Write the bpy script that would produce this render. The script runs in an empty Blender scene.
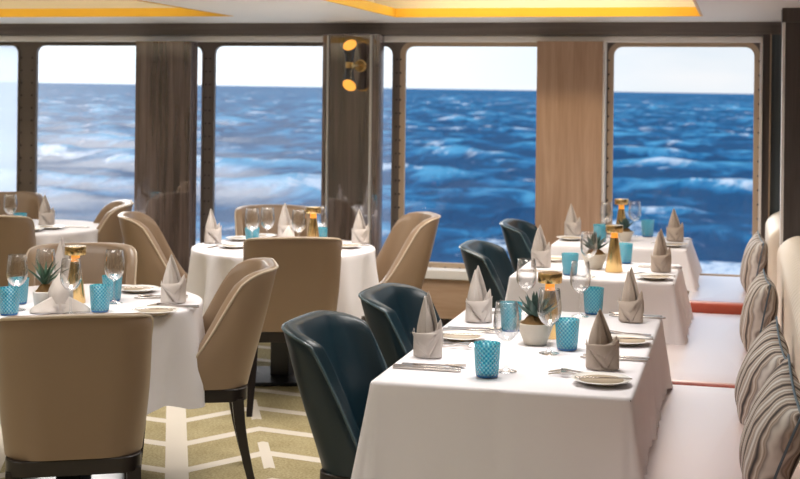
import bpy, bmesh, math, random
import numpy as np
from mathutils import Vector, Matrix
random.seed(7)
PI = math.pi
S = bpy.context.scene
COL = S.collection

# ------------------------------------------------------------------ helpers
class MB:
    """collects verts and faces, then links them as ONE mesh object"""
    def __init__(s): s.v = []; s.f = []
    def add(s, vs, fs):
        o = len(s.v); s.v += [tuple(p) for p in vs]; s.f += [tuple(o + i for i in f) for f in fs]; return s
    def box(s, x0, x1, y0, y1, z0, z1):
        return s.add([(x, y, z) for z in (z0, z1) for y in (y0, y1) for x in (x0, x1)],
                     [(0, 2, 3, 1), (4, 5, 7, 6), (0, 1, 5, 4), (2, 6, 7, 3), (0, 4, 6, 2), (1, 3, 7, 5)])
    def grid(s, rows, closed=False):
        n = len(rows[0]); o = len(s.v)
        for r in rows: s.v += [tuple(p) for p in r]
        m = n if closed else n - 1
        for i in range(len(rows) - 1):
            for j in range(m):
                a = o + i * n + j; b = o + i * n + (j + 1) % n
                s.f.append((a, b, b + n, a + n))
        return s
    def fan(s, ring, c):
        o = len(s.v); s.v += [tuple(p) for p in ring] + [tuple(c)]; n = len(ring)
        s.f += [(o + i, o + (i + 1) % n, o + n) for i in range(n)]; return s
    def lathe(s, prof, n=32, cx=0, cy=0, cz=0):
        rows = [[(cx + r * math.cos(2 * PI * k / n), cy + r * math.sin(2 * PI * k / n), cz + z) for k in range(n)] for r, z in prof]
        s.grid(rows, True); return s
    def tube(s, pts, r, n=8, caps=True):
        pts = [Vector(p) for p in pts]; rows = []
        up = Vector((0.13, 0.31, 0.94))
        for i, p in enumerate(pts):
            t = (pts[min(i + 1, len(pts) - 1)] - pts[max(i - 1, 0)]).normalized()
            a = t.cross(up)
            if a.length < 1e-4: a = t.cross(Vector((1, 0, 0)))
            a.normalize(); b = t.cross(a).normalized()
            rr = r[i] if isinstance(r, (list, tuple)) else r
            rows.append([p + (a * math.cos(2 * PI * k / n) + b * math.sin(2 * PI * k / n)) * rr for k in range(n)])
        s.grid(rows, True)
        if caps: s.fan(rows[0], pts[0]); s.fan(rows[-1], pts[-1])
        return s
    def prism(s, poly, z0, z1):
        n = len(poly); o = len(s.v)
        s.v += [(x, y, z0) for x, y in poly] + [(x, y, z1) for x, y in poly]
        s.f += [tuple(o + i for i in reversed(range(n))), tuple(o + n + i for i in range(n))]
        s.f += [(o + i, o + (i + 1) % n, o + n + (i + 1) % n, o + n + i) for i in range(n)]
        return s
    def mesh(s, name, sharp=38, weld=True):
        m = bpy.data.meshes.new(name); m.from_pydata(s.v, [], s.f)
        bm = bmesh.new(); bm.from_mesh(m)
        if weld: bmesh.ops.remove_doubles(bm, verts=bm.verts, dist=1e-5)
        bmesh.ops.recalc_face_normals(bm, faces=bm.faces)
        bm.to_mesh(m); bm.free()
        for p in m.polygons: p.use_smooth = True
        m.set_sharp_from_angle(angle=math.radians(sharp))
        return m

def obj(name, mesh, mat, parent=None, bevel=0, seg=2, solid=0, sub=0, loc=None, rz=None):
    if isinstance(mesh, MB): mesh = mesh.mesh(name)
    o = bpy.data.objects.new(name, mesh); COL.objects.link(o)
    if mat is not None and len(mesh.materials) == 0: mesh.materials.append(mat)
    if parent is not None: o.parent = parent
    if loc: o.location = loc
    if rz is not None: o.rotation_euler = (0, 0, rz)
    if solid:
        q = o.modifiers.new('thickness', 'SOLIDIFY'); q.thickness = solid; q.offset = 0
    if bevel:
        q = o.modifiers.new('bevel', 'BEVEL'); q.width = bevel; q.segments = seg; q.limit_method = 'ANGLE'; q.angle_limit = math.radians(40)
    if sub:
        q = o.modifiers.new('sub', 'SUBSURF'); q.levels = sub; q.render_levels = sub
    return o
def tag(o, label, cat, group=None):
    o['label'] = label; o['category'] = cat
    if group: o['group'] = group
    return o
def thing(name, label, cat, loc=(0, 0, 0), rz=0, group=None):
    o = bpy.data.objects.new(name, None); o.empty_display_size = .05; COL.objects.link(o)
    o.location = loc; o.rotation_euler = (0, 0, rz); return tag(o, label, cat, group)
def struct(name, mb, mat, **k):
    o = obj(name, mb, mat, **k)
    if o.parent is None: o['kind'] = 'structure'
    return o
def dup(root, label, loc, rz=0, scale=None):
    r = root.copy(); COL.objects.link(r); r.location = loc; r.rotation_euler = (0, 0, rz); r['label'] = label
    if scale: r.scale = (scale,) * 3
    for ch in list(root.children):
        c = ch.copy(); COL.objects.link(c); c.parent = r
        for g in list(ch.children):
            d = g.copy(); COL.objects.link(d); d.parent = c
    return r
class Kind:
    """first call places the prototype itself, later calls copy it"""
    def __init__(s, make): s.make = make; s.p = None
    def __call__(s, label, loc, rz=0, scale=None, group=None):
        if s.p is None:
            s.p = s.make(); o = s.p; o.location = loc; o.rotation_euler = (0, 0, rz); o['label'] = label
            if scale: o.scale = (scale,) * 3
        else: o = dup(s.p, label, loc, rz, scale)
        if group: o['group'] = group
        return o

# ------------------------------------------------------------------ materials
def nmat(name):
    m = bpy.data.materials.new(name); m.use_nodes = True
    nt = m.node_tree; return m, nt, nt.nodes['Principled BSDF'], nt.nodes['Material Output']
def P(name, col, rough=.5, metal=0, spec=.5, coat=0, sheen=0, emit=None, es=0, ior=None, bump=None, var=None):
    m, nt, b, out = nmat(name)
    b.inputs['Base Color'].default_value = (*col, 1); b.inputs['Roughness'].default_value = rough
    b.inputs['Metallic'].default_value = metal; b.inputs['Specular IOR Level'].default_value = spec
    b.inputs['Coat Weight'].default_value = coat; b.inputs['Coat Roughness'].default_value = .08
    b.inputs['Sheen Weight'].default_value = sheen
    if ior: b.inputs['IOR'].default_value = ior
    if emit: b.inputs['Emission Color'].default_value = (*emit, 1); b.inputs['Emission Strength'].default_value = es
    L = nt.links.new
    tc = nt.nodes.new('ShaderNodeTexCoord')
    if var:    # (scale, amount) subtle colour mottling
        n = nt.nodes.new('ShaderNodeTexNoise'); n.inputs['Scale'].default_value = var[0]; n.inputs['Detail'].default_value = 4
        L(tc.outputs['Object'], n.inputs['Vector'])
        mx = nt.nodes.new('ShaderNodeMix'); mx.data_type = 'RGBA'
        mx.inputs['A'].default_value = (*[c * (1 - var[1]) for c in col], 1); mx.inputs['B'].default_value = (*[min(1, c * (1 + var[1])) for c in col], 1)
        L(n.outputs['Fac'], mx.inputs['Factor']); L(mx.outputs['Result'], b.inputs['Base Color'])
    if bump:   # (scale, strength)
        n = nt.nodes.new('ShaderNodeTexNoise'); n.inputs['Scale'].default_value = bump[0]; n.inputs['Detail'].default_value = 3
        L(tc.outputs['Object'], n.inputs['Vector'])
        bp = nt.nodes.new('ShaderNodeBump'); bp.inputs['Strength'].default_value = bump[1]; bp.inputs['Distance'].default_value = .002
        L(n.outputs['Fac'], bp.inputs['Height']); L(bp.outputs['Normal'], b.inputs['Normal'])
    return m
def wood(name, c0, c1, scale=(14, 14, .7), rough=.4, mirror=0, coat=0):
    m, nt, b, out = nmat(name); L = nt.links.new
    tc = nt.nodes.new('ShaderNodeTexCoord'); mp = nt.nodes.new('ShaderNodeMapping')
    mp.inputs['Scale'].default_value = scale; L(tc.outputs['Object'], mp.inputs['Vector'])
    n = nt.nodes.new('ShaderNodeTexNoise'); n.inputs['Scale'].default_value = 1.6; n.inputs['Detail'].default_value = 6; n.inputs['Distortion'].default_value = .6
    L(mp.outputs['Vector'], n.inputs['Vector'])
    n2 = nt.nodes.new('ShaderNodeTexNoise'); n2.inputs['Scale'].default_value = 9; n2.inputs['Detail'].default_value = 4
    L(mp.outputs['Vector'], n2.inputs['Vector'])
    ad = nt.nodes.new('ShaderNodeMath'); ad.operation = 'MULTIPLY_ADD'; ad.inputs[1].default_value = .35
    L(n2.outputs['Fac'], ad.inputs[0]); L(n.outputs['Fac'], ad.inputs[2])
    r = nt.nodes.new('ShaderNodeValToRGB'); r.color_ramp.elements[0].position = .45; r.color_ramp.elements[1].position = .9
    r.color_ramp.elements[0].color = (*c0, 1); r.color_ramp.elements[1].color = (*c1, 1)
    L(ad.outputs[0], r.inputs['Fac']); L(r.outputs['Color'], b.inputs['Base Color'])
    b.inputs['Roughness'].default_value = rough; b.inputs['Coat Weight'].default_value = coat
    if mirror:
        g = nt.nodes.new('ShaderNodeBsdfGlossy'); g.inputs['Roughness'].default_value = .02; g.inputs['Color'].default_value = (.95, .95, 1, 1)
        mx = nt.nodes.new('ShaderNodeMixShader'); mx.inputs['Fac'].default_value = mirror
        L(b.outputs['BSDF'], mx.inputs[1]); L(g.outputs['BSDF'], mx.inputs[2]); L(mx.outputs['Shader'], out.inputs['Surface'])
    return m
def clear(name, tint=(1, 1, 1), lo=.03, hi=.85, power=.35, haze=0, hcol=(1, 1, 1), body=0, bcol=(1, 1, 1), grough=.02, expo=1):
    """thin clear glass: transparent with a fresnel-like reflection that grows towards the rim"""
    m, nt, b, out = nmat(name); L = nt.links.new; nt.nodes.remove(b)
    t = nt.nodes.new('ShaderNodeBsdfTransparent'); t.inputs['Color'].default_value = (*tint, 1)
    g = nt.nodes.new('ShaderNodeBsdfGlossy'); g.inputs['Roughness'].default_value = grough
    lw = nt.nodes.new('ShaderNodeLayerWeight'); lw.inputs['Blend'].default_value = power
    mr = nt.nodes.new('ShaderNodeMapRange'); mr.inputs['To Min'].default_value = lo; mr.inputs['To Max'].default_value = hi
    pw = nt.nodes.new('ShaderNodeMath'); pw.operation = 'POWER'; pw.inputs[1].default_value = expo; L(lw.outputs['Facing'], pw.inputs[0]); L(pw.outputs[0], mr.inputs['Value'])
    base = t.outputs['BSDF']
    if haze:
        tr = nt.nodes.new('ShaderNodeBsdfTranslucent'); tr.inputs['Color'].default_value = (*hcol, 1)
        mh = nt.nodes.new('ShaderNodeMixShader'); mh.inputs['Fac'].default_value = haze
        L(base, mh.inputs[1]); L(tr.outputs['BSDF'], mh.inputs[2]); base = mh.outputs['Shader']
    if body:
        d = nt.nodes.new('ShaderNodeBsdfDiffuse'); d.inputs['Color'].default_value = (*bcol, 1)
        tr = nt.nodes.new('ShaderNodeBsdfTranslucent'); tr.inputs['Color'].default_value = (*bcol, 1)
        a = nt.nodes.new('ShaderNodeMixShader'); a.inputs['Fac'].default_value = .6; L(d.outputs['BSDF'], a.inputs[1]); L(tr.outputs['BSDF'], a.inputs[2])
        mh = nt.nodes.new('ShaderNodeMixShader'); mh.inputs['Fac'].default_value = body
        L(base, mh.inputs[1]); L(a.outputs['Shader'], mh.inputs[2]); base = mh.outputs['Shader']
    mx = nt.nodes.new('ShaderNodeMixShader'); L(mr.outputs['Result'], mx.inputs['Fac'])
    L(base, mx.inputs[1]); L(g.outputs['BSDF'], mx.inputs[2]); L(mx.outputs['Shader'], out.inputs['Surface'])
    return m

M = {}
M['linen'] = P('white table linen', (.81, .79, .83), .75, bump=(16, .55), sheen=.1)
M['napkin'] = P('stone grey napkin linen', (.60, .54, .50), .8, bump=(350, .35), var=(25, .08))
M['napkin_taupe'] = P('taupe napkin linen', (.46, .38, .32), .8, bump=(350, .35), var=(25, .08))
M['beige'] = P('taupe leather', (.275, .188, .120), .36, spec=.5, bump=(220, .06), var=(3, .05))
M['beige_pipe'] = P('taupe piping with caught light', (.55, .45, .34), .4)  # paler than the leather, caught light put into its colour
M['teal'] = P('dark teal leather', (.0055, .020, .030), .33, spec=.5, bump=(220, .05))
M['teal_pipe'] = P('teal piping', (.06, .10, .12), .25, spec=.9)
M['darkwood'] = P('espresso stained wood', (.012, .008, .008), .3, spec=.5)
M['pedestal'] = P('black navy metal', (.006, .008, .014), .3)
M['red'] = P('russet leather', (.36, .06, .03), .30, spec=.7, coat=.35, bump=(60, .12))
def lacquered(name, col, rough, hi):
    m, nt, b, out = nmat(name); L = nt.links.new
    b.inputs['Base Color'].default_value = (*col, 1); b.inputs['Roughness'].default_value = .5
    g = nt.nodes.new('ShaderNodeBsdfGlossy'); g.inputs['Roughness'].default_value = rough; g.inputs['Color'].default_value = (1, .97, .98, 1)
    lw = nt.nodes.new('ShaderNodeLayerWeight'); lw.inputs['Blend'].default_value = .5
    pw = nt.nodes.new('ShaderNodeMath'); pw.operation = 'POWER'; pw.inputs[1].default_value = 1.5; L(lw.outputs['Facing'], pw.inputs[0])
    ml = nt.nodes.new('ShaderNodeMath'); ml.operation = 'MULTIPLY'; ml.inputs[1].default_value = hi; L(pw.outputs[0], ml.inputs[0])
    mx = nt.nodes.new('ShaderNodeMixShader'); L(ml.outputs[0], mx.inputs[0]); L(b.outputs[0], mx.inputs[1]); L(g.outputs[0], mx.inputs[2]); L(mx.outputs[0], out.inputs['Surface']); return m
M['red'] = lacquered('russet leather', (.36, .06, .03), .42, 1.25)
M['cream'] = P('cream leather', (.72, .64, .54), .45)
M['silver'] = P('polished steel', (.55, .50, .46), .22, metal=1)
M['gilt'] = P('brass', (.72, .50, .22), .26, metal=1)
M['lampneck'] = P('lit amber neck', (.8, .35, .05), .5, emit=(1, .34, .04), es=.7)
M['china'] = P('white china', (.88, .86, .83), .2, spec=.6)
def china_mat():
    m, nt, b, out = nmat('white china with tan well'); L = nt.links.new
    tc = nt.nodes.new('ShaderNodeTexCoord'); ln = nt.nodes.new('ShaderNodeVectorMath'); ln.operation = 'MULTIPLY'; ln.inputs[1].default_value = (1, 1, 0); L(tc.outputs['Object'], ln.inputs[0])
    le = nt.nodes.new('ShaderNodeVectorMath'); le.operation = 'LENGTH'; L(ln.outputs[0], le.inputs[0])
    lt = nt.nodes.new('ShaderNodeMath'); lt.operation = 'LESS_THAN'; lt.inputs[1].default_value = .060; L(le.outputs['Value'], lt.inputs[0])
    mx = nt.nodes.new('ShaderNodeMix'); mx.data_type = 'RGBA'; L(lt.outputs[0], mx.inputs['Factor']); mx.inputs['A'].default_value = (.84, .82, .79, 1); mx.inputs['B'].default_value = (.46, .38, .28, 1)
    L(mx.outputs['Result'], b.inputs['Base Color']); b.inputs['Roughness'].default_value = .25; return m
M['china'] = china_mat()
M['pot'] = P('pale concrete', (.58, .53, .45), .8, bump=(60, .4), var=(30, .1))
M['potwhite'] = P('white ceramic pot', (.82, .80, .76), .5)
M['moss'] = P('brown moss', (.16, .09, .03), .95, bump=(90, 1.0), var=(60, .6))
M['agave'] = P('grey green succulent', (.055, .105, .09), .5, var=(40, .3))
M['aloe'] = P('dark green aloe', (.02, .07, .035), .45, var=(50, .4))
M['glass'] = clear('clear stemware', lo=.05, hi=1.0, power=.5, expo=1.7, tint=(.985, .985, .985))
M['ceiling'] = P('white ceiling paint', (.93, .925, .90), .6)
M['recess'] = P('recess white paint', (.88, .84, .78), .6)
M['gold'] = P('yellow lit cove trim', (.85, .50, .05), .35, emit=None)  # yellow of the cove light put into the base colour
M['valance'] = wood('grey brown wood', (.13, .108, .100), (.21, .178, .166), scale=(.7, 14, 20), rough=.35)
M['pillarwood'] = wood('dark grey brown wood', (.060, .050, .048), (.115, .096, .092), scale=(14, 14, .8), rough=.4)
M['oak'] = wood('pale oak veneer', (.36, .225, .15), (.52, .36, .26), scale=(11, 11, .6), rough=.45)
M['oakh'] = wood('pale oak panelling', (.42, .27, .17), (.58, .41, .29), scale=(.6, 11, 9), rough=.45)
M['glossbrown'] = wood('glossy brown veneer', (.060, .044, .042), (.27, .205, .19), scale=(13, 13, .5), rough=.25, mirror=.20)
M['glosspanel'] = clear('column cover glass', lo=.07, hi=.8, power=.3)
M['rail'] = P('grey aluminium', (.62, .62, .62), .45, metal=.3)
M['frame'] = P('brown window frame', (.16, .13, .11), .5)
M['framebeige'] = P('beige window frame', (.50, .38, .27), .5)
M['white'] = P('white lacquer', (.86, .84, .82), .4)
M['rivet'] = P('dark bolt', (.03, .025, .02), .5)
M['blackmetal'] = P('black metal', (.008, .009, .012), .25, spec=.7)
M['sconce'] = P('amber lit shade', (.9, .5, .1), .4, emit=(1, .47, .07), es=.75)
M['bluegrey'] = wood('blue grey veneer', (.075, .10, .115), (.15, .19, .21), scale=(24, 24, .5), rough=.35)
M['pane'] = clear('window pane', lo=.012, hi=.5, power=.25)
M['paneglare'] = clear('glare hazed window pane', lo=.012, hi=.5, power=.25, haze=.05, hcol=(1, 1, 1))  # sun glare on these panes, put in as white translucency
M['panepale'] = clear('pale translucent pane', lo=.03, hi=.5, power=.25, haze=.55, hcol=(.80, .86, .95))  # paler and more translucent than the other panes

def tumbler_mat():
    m, nt, b, out = nmat('turquoise pressed glass'); L = nt.links.new; nt.nodes.remove(b)
    tc = nt.nodes.new('ShaderNodeTexCoord'); sp = nt.nodes.new('ShaderNodeSeparateXYZ'); L(tc.outputs['Object'], sp.inputs[0])
    at = nt.nodes.new('ShaderNodeMath'); at.operation = 'ARCTAN2'; L(sp.outputs['Y'], at.inputs[0]); L(sp.outputs['X'], at.inputs[1])
    def mth(op, a, b_=None, v=None):
        n = nt.nodes.new('ShaderNodeMath'); n.operation = op; L(a, n.inputs[0])
        if b_ is not None: L(b_, n.inputs[1])
        if v is not None: n.inputs[1].default_value = v
        return n.outputs[0]
    A = mth('MULTIPLY', at.outputs[0], v=18.0); Z = mth('MULTIPLY', sp.outputs['Z'], v=420.0)
    d1 = mth('SINE', A); d2 = mth('SINE', Z)
    pat = mth('MULTIPLY', d1, d2)
    bp = nt.nodes.new('ShaderNodeBump'); bp.inputs['Strength'].default_value = .9; bp.inputs['Distance'].default_value = .003; L(pat, bp.inputs['Height'])
    tr = nt.nodes.new('ShaderNodeBsdfTransparent'); tr.inputs['Color'].default_value = (.36, .88, .96, 1)
    g = nt.nodes.new('ShaderNodeBsdfGlossy'); g.inputs['Roughness'].default_value = .08; L(bp.outputs['Normal'], g.inputs['Normal'])
    pm = nt.nodes.new('ShaderNodeMapRange'); pm.inputs['From Min'].default_value = -.35; pm.inputs['From Max'].default_value = .45; L(pat, pm.inputs['Value'])
    pc = nt.nodes.new('ShaderNodeMix'); pc.data_type = 'RGBA'; L(pm.outputs[0], pc.inputs['Factor']); pc.inputs['A'].default_value = (.01, .40, .62, 1); pc.inputs['B'].default_value = (.22, .88, .97, 1)
    tl = nt.nodes.new('ShaderNodeBsdfTranslucent'); L(pc.outputs['Result'], tl.inputs['Color']); L(bp.outputs['Normal'], tl.inputs['Normal'])
    df = nt.nodes.new('ShaderNodeBsdfDiffuse'); L(pc.outputs['Result'], df.inputs['Color']); L(bp.outputs['Normal'], df.inputs['Normal'])
    a = nt.nodes.new('ShaderNodeMixShader'); a.inputs['Fac'].default_value = .5; L(tl.outputs[0], a.inputs[1]); L(df.outputs[0], a.inputs[2])
    c = nt.nodes.new('ShaderNodeMixShader'); c.inputs['Fac'].default_value = .55; L(tr.outputs[0], c.inputs[1]); L(a.outputs[0], c.inputs[2])
    lw = nt.nodes.new('ShaderNodeLayerWeight'); lw.inputs['Blend'].default_value = .25; L(bp.outputs['Normal'], lw.inputs['Normal'])
    mr = nt.nodes.new('ShaderNodeMapRange'); mr.inputs['To Min'].default_value = .05; mr.inputs['To Max'].default_value = .6; L(lw.outputs['Facing'], mr.inputs['Value'])
    e = nt.nodes.new('ShaderNodeMixShader'); L(mr.outputs[0], e.inputs['Fac']); L(c.outputs[0], e.inputs[1]); L(g.outputs[0], e.inputs[2])
    L(e.outputs[0], out.inputs['Surface']); return m
M['tumbler'] = tumbler_mat()
M['tumblerbase'] = P('thick blue glass base', (.004, .11, .30), .12, spec=.8)

def pillow_mat():
    m, nt, b, out = nmat('agate striped fabric'); L = nt.links.new
    tc = nt.nodes.new('ShaderNodeTexCoord'); mp = nt.nodes.new('ShaderNodeMapping'); mp.inputs['Rotation'].default_value = (0, math.radians(6), 0)
    L(tc.outputs['Object'], mp.inputs['Vector'])
    w = nt.nodes.new('ShaderNodeTexWave'); w.wave_type = 'BANDS'; w.bands_direction = 'X'
    w.inputs['Scale'].default_value = 4.4; w.inputs['Distortion'].default_value = 10.0; w.inputs['Detail'].default_value = 3; w.inputs['Detail Scale'].default_value = .6
    L(mp.outputs['Vector'], w.inputs['Vector'])
    r = nt.nodes.new('ShaderNodeValToRGB'); cr = r.color_ramp
    stops = [(0, (.03, .026, .028)), (.07, (.15, .115, .10)), (.20, (.34, .275, .225)), (.38, (.60, .55, .49)), (.55, (.26, .20, .16)), (.68, (.42, .36, .31)), (.84, (.24, .21, .20)), (1, (.62, .60, .57))]
    while len(cr.elements) < len(stops): cr.elements.new(.5)
    for e, (p, c) in zip(cr.elements, stops): e.position = p; e.color = (*c, 1)
    L(w.outputs['Fac'], r.inputs['Fac']); L(r.outputs['Color'], b.inputs['Base Color']); b.inputs['Roughness'].default_value = .75
    return m
M['pillow'] = pillow_mat()
M['pillowpipe'] = P('blue grey piping', (.10, .15, .20), .6)

def carpet_mat():
    m, nt, b, out = nmat('olive carpet with cream lattice'); L = nt.links.new
    tc = nt.nodes.new('ShaderNodeTexCoord'); sp = nt.nodes.new('ShaderNodeSeparateXYZ'); L(tc.outputs['Object'], sp.inputs[0])
    def mth(op, a, b_=None, v=None, v2=None):
        n = nt.nodes.new('ShaderNodeMath'); n.operation = op
        if hasattr(a, 'node'): L(a, n.inputs[0])
        else: n.inputs[0].default_value = a
        if b_ is not None: L(b_, n.inputs[1])
        if v is not None: n.inputs[1].default_value = v
        if v2 is not None: n.inputs[2].default_value = v2
        return n.outputs[0]
    X, Y = sp.outputs['X'], sp.outputs['Y']
    u = mth('ADD', mth('MULTIPLY', X, v=.915), mth('MULTIPLY', Y, v=.403))
    v = mth('ADD', mth('MULTIPLY', X, v=.403), mth('MULTIPLY', Y, v=-.915))
    u = mth('ADD', u, v=-.038)
    tri = mth('PINGPONG', u, v=.40)
    w = mth('ADD', v, mth('MULTIPLY', tri, v=.68))
    fr = mth('FRACT', mth('MULTIPLY', mth('ADD', w, v=6.36 + 45.0 + .03), v=1 / .45))
    line = mth('LESS_THAN', fr, v=.19)
    band = mth('LESS_THAN', tri, v=.05)
    hm = mth('GREATER_THAN', tri, v=.375)                                   # short bars on alternate peaks
    cell = mth('FRACT', mth('MULTIPLY', mth('ADD', w, v=50.2), v=1 / .9)); hb = mth('MULTIPLY', hm, mth('LESS_THAN', cell, v=.5))
    fac = mth('MAXIMUM', mth('MAXIMUM', line, band), hb)
    n = nt.nodes.new('ShaderNodeTexNoise'); n.inputs['Scale'].default_value = 90; n.inputs['Detail'].default_value = 5; L(tc.outputs['Object'], n.inputs['Vector'])
    n2 = nt.nodes.new('ShaderNodeTexNoise'); n2.inputs['Scale'].default_value = 7; n2.inputs['Detail'].default_value = 3; L(tc.outputs['Object'], n2.inputs['Vector'])
    ns = mth('ADD', mth('MULTIPLY', n.outputs['Fac'], v=.75), mth('MULTIPLY', n2.outputs['Fac'], v=.25))
    r = nt.nodes.new('ShaderNodeValToRGB'); r.color_ramp.elements[0].position = .35; r.color_ramp.elements[1].position = .65
    r.color_ramp.elements[0].color = (.28, .23, .11, 1); r.color_ramp.elements[1].color = (.50, .43, .26, 1); L(ns, r.inputs['Fac'])
    mx = nt.nodes.new('ShaderNodeMix'); mx.data_type = 'RGBA'; L(fac, mx.inputs['Factor']); L(r.outputs['Color'], mx.inputs['A']); mx.inputs['B'].default_value = (.70, .645, .565, 1)
    L(mx.outputs['Result'], b.inputs['Base Color']); b.inputs['Roughness'].default_value = .9; b.inputs['Specular IOR Level'].default_value = .15
    bp = nt.nodes.new('ShaderNodeBump'); bp.inputs['Strength'].default_value = .4; bp.inputs['Distance'].default_value = .004; L(n.outputs['Fac'], bp.inputs['Height']); L(bp.outputs['Normal'], b.inputs['Normal'])
    return m
M['carpet'] = carpet_mat()

def sea_mat():
    m, nt, b, out = nmat('open sea water'); L = nt.links.new
    at = nt.nodes.new('ShaderNodeAttribute'); at.attribute_name = 'crest'
    tc = nt.nodes.new('ShaderNodeTexCoord')
    mp = nt.nodes.new('ShaderNodeMapping'); mp.inputs['Scale'].default_value = (1, .55, 1); mp.inputs['Rotation'].default_value = (0, 0, math.radians(16)); L(tc.outputs['Object'], mp.inputs['Vector'])
    n = nt.nodes.new('ShaderNodeTexNoise'); n.inputs['Scale'].default_value = .24; n.inputs['Detail'].default_value = 7; n.inputs['Roughness'].default_value = .62; n.inputs['Distortion'].default_value = .5; L(mp.outputs['Vector'], n.inputs['Vector'])
    nf = nt.nodes.new('ShaderNodeTexNoise'); nf.inputs['Scale'].default_value = .075; nf.inputs['Detail'].default_value = 9; nf.inputs['Roughness'].default_value = .72; nf.inputs['Distortion'].default_value = 1.2; L(mp.outputs['Vector'], nf.inputs['Vector'])
    def mth(op, a, b_=None, v=None):
        q = nt.nodes.new('ShaderNodeMath'); q.operation = op; L(a, q.inputs[0])
        if b_ is not None: L(b_, q.inputs[1])
        if v is not None: q.inputs[1].default_value = v
        return q.outputs[0]
    r = nt.nodes.new('ShaderNodeValToRGB'); cr = r.color_ramp
    cr.elements[0].position = .42; cr.elements[0].color = (.004, .085, .20, 1)
    cr.elements[1].position = .60; cr.elements[1].color = (.10, .42, .62, 1)
    e = cr.elements.new(.495); e.color = (.014, .185, .37, 1)
    L(mth('ADD', mth('MULTIPLY', n.outputs['Fac'], v=.72), mth('MULTIPLY', at.outputs['Fac'], v=.28)), r.inputs['Fac'])
    fo = mth('ADD', nf.outputs['Fac'], mth('MULTIPLY', at.outputs['Fac'], v=.16))
    at2 = nt.nodes.new('ShaderNodeAttribute'); at2.attribute_name = 'wake'
    fo = mth('ADD', fo, mth('MULTIPLY', at2.outputs['Fac'], v=.22))
    mr = nt.nodes.new('ShaderNodeMapRange'); mr.inputs['From Min'].default_value = .645; mr.inputs['From Max'].default_value = .72; L(fo, mr.inputs['Value'])
    mx = nt.nodes.new('ShaderNodeMix'); mx.data_type = 'RGBA'; L(mr.outputs['Result'], mx.inputs['Factor']); L(r.outputs['Color'], mx.inputs['A']); mx.inputs['B'].default_value = (.80, .84, .86, 1)
    nt.nodes.remove(b); b = nt.nodes.new('ShaderNodeBsdfDiffuse'); L(mx.outputs['Result'], b.inputs['Color'])
    g = nt.nodes.new('ShaderNodeBsdfGlossy'); g.inputs['Roughness'].default_value = .25; ms = nt.nodes.new('ShaderNodeMixShader'); ms.inputs['Fac'].default_value = .05
    L(b.outputs[0], ms.inputs[1]); L(g.outputs[0], ms.inputs[2]); L(ms.outputs[0], out.inputs['Surface'])
    bp = nt.nodes.new('ShaderNodeBump'); bp.inputs['Strength'].default_value = 1; bp.inputs['Distance'].default_value = 1.6; L(n.outputs['Fac'], bp.inputs['Height']); L(bp.outputs['Normal'], b.inputs['Normal'])
    return m
M['sea'] = sea_mat()

# ------------------------------------------------------------------ setting
WY = 8.945            # inner face of the window wall
ZC = 2.131
XL, XR, YB = -8.6, .62, -2.6
struct('floor', MB().box(XL, XR, YB, WY, -.06, 0), M['carpet'])
# ceiling with two recessed coves
cove = [(-3.128, -8.2, 8.04, 5.3), (-.227, -2.118, 8.20, 5.3)]
cb = MB(); z0, z1 = ZC, ZC + .05
cb.box(XL, XR, 8.20, WY + .3, z0, z1); cb.box(XL, -2.118, 8.04, 8.20, z0, z1); cb.box(-3.128, -2.118, 5.3, 8.04, z0, z1)
cb.box(-.227, XR, 5.3, 8.20, z0, z1); cb.box(XL, -8.2, 5.3, 8.04, z0, z1); cb.box(XL, XR, YB, 5.3, z0, z1)
struct('ceiling', cb, M['ceiling'])
n_trim = 0
def trim(mb, mat, **k):
    global n_trim; n_trim += 1
    return struct('trim_%d' % n_trim, mb, mat, **k)
for (xa, xb, yf, yn) in cove:
    x0, x1 = min(xa, xb), max(xa, xb); r = MB()
    h = ZC + .052                                                            # lip round the opening, cove light painted in as yellow
    e_ = .001; r.box(x0 + e_, x1 - e_, yf - .015, yf - e_, ZC - .003, h); r.box(x0 + e_, x1 - e_, yn + e_, yn + .015, ZC - .003, h); r.box(x0 + e_, x0 + .015, yn + .015, yf - .015, ZC - .003, h); r.box(x1 - .015, x1 - e_, yn + .015, yf - .015, ZC - .003, h)
    trim(r, M['gold'])
    q = MB()
    q.box(x0 - .2, x1 + .2, yn - .2, yf + .2, ZC + .21, ZC + .25)
    q.box(x0 - .2, x1 + .2, yf + .18, yf + .2, ZC + .05, ZC + .21); q.box(x0 - .2, x1 + .2, yn - .2, yn - .18, ZC + .05, ZC + .21)
    q.box(x0 - .2, x0 - .18, yn - .18, yf + .18, ZC + .05, ZC + .21); q.box(x1 + .18, x1 + .2, yn - .18, yf + .18, ZC + .05, ZC + .21)
    trim(q, M['recess'])

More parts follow.
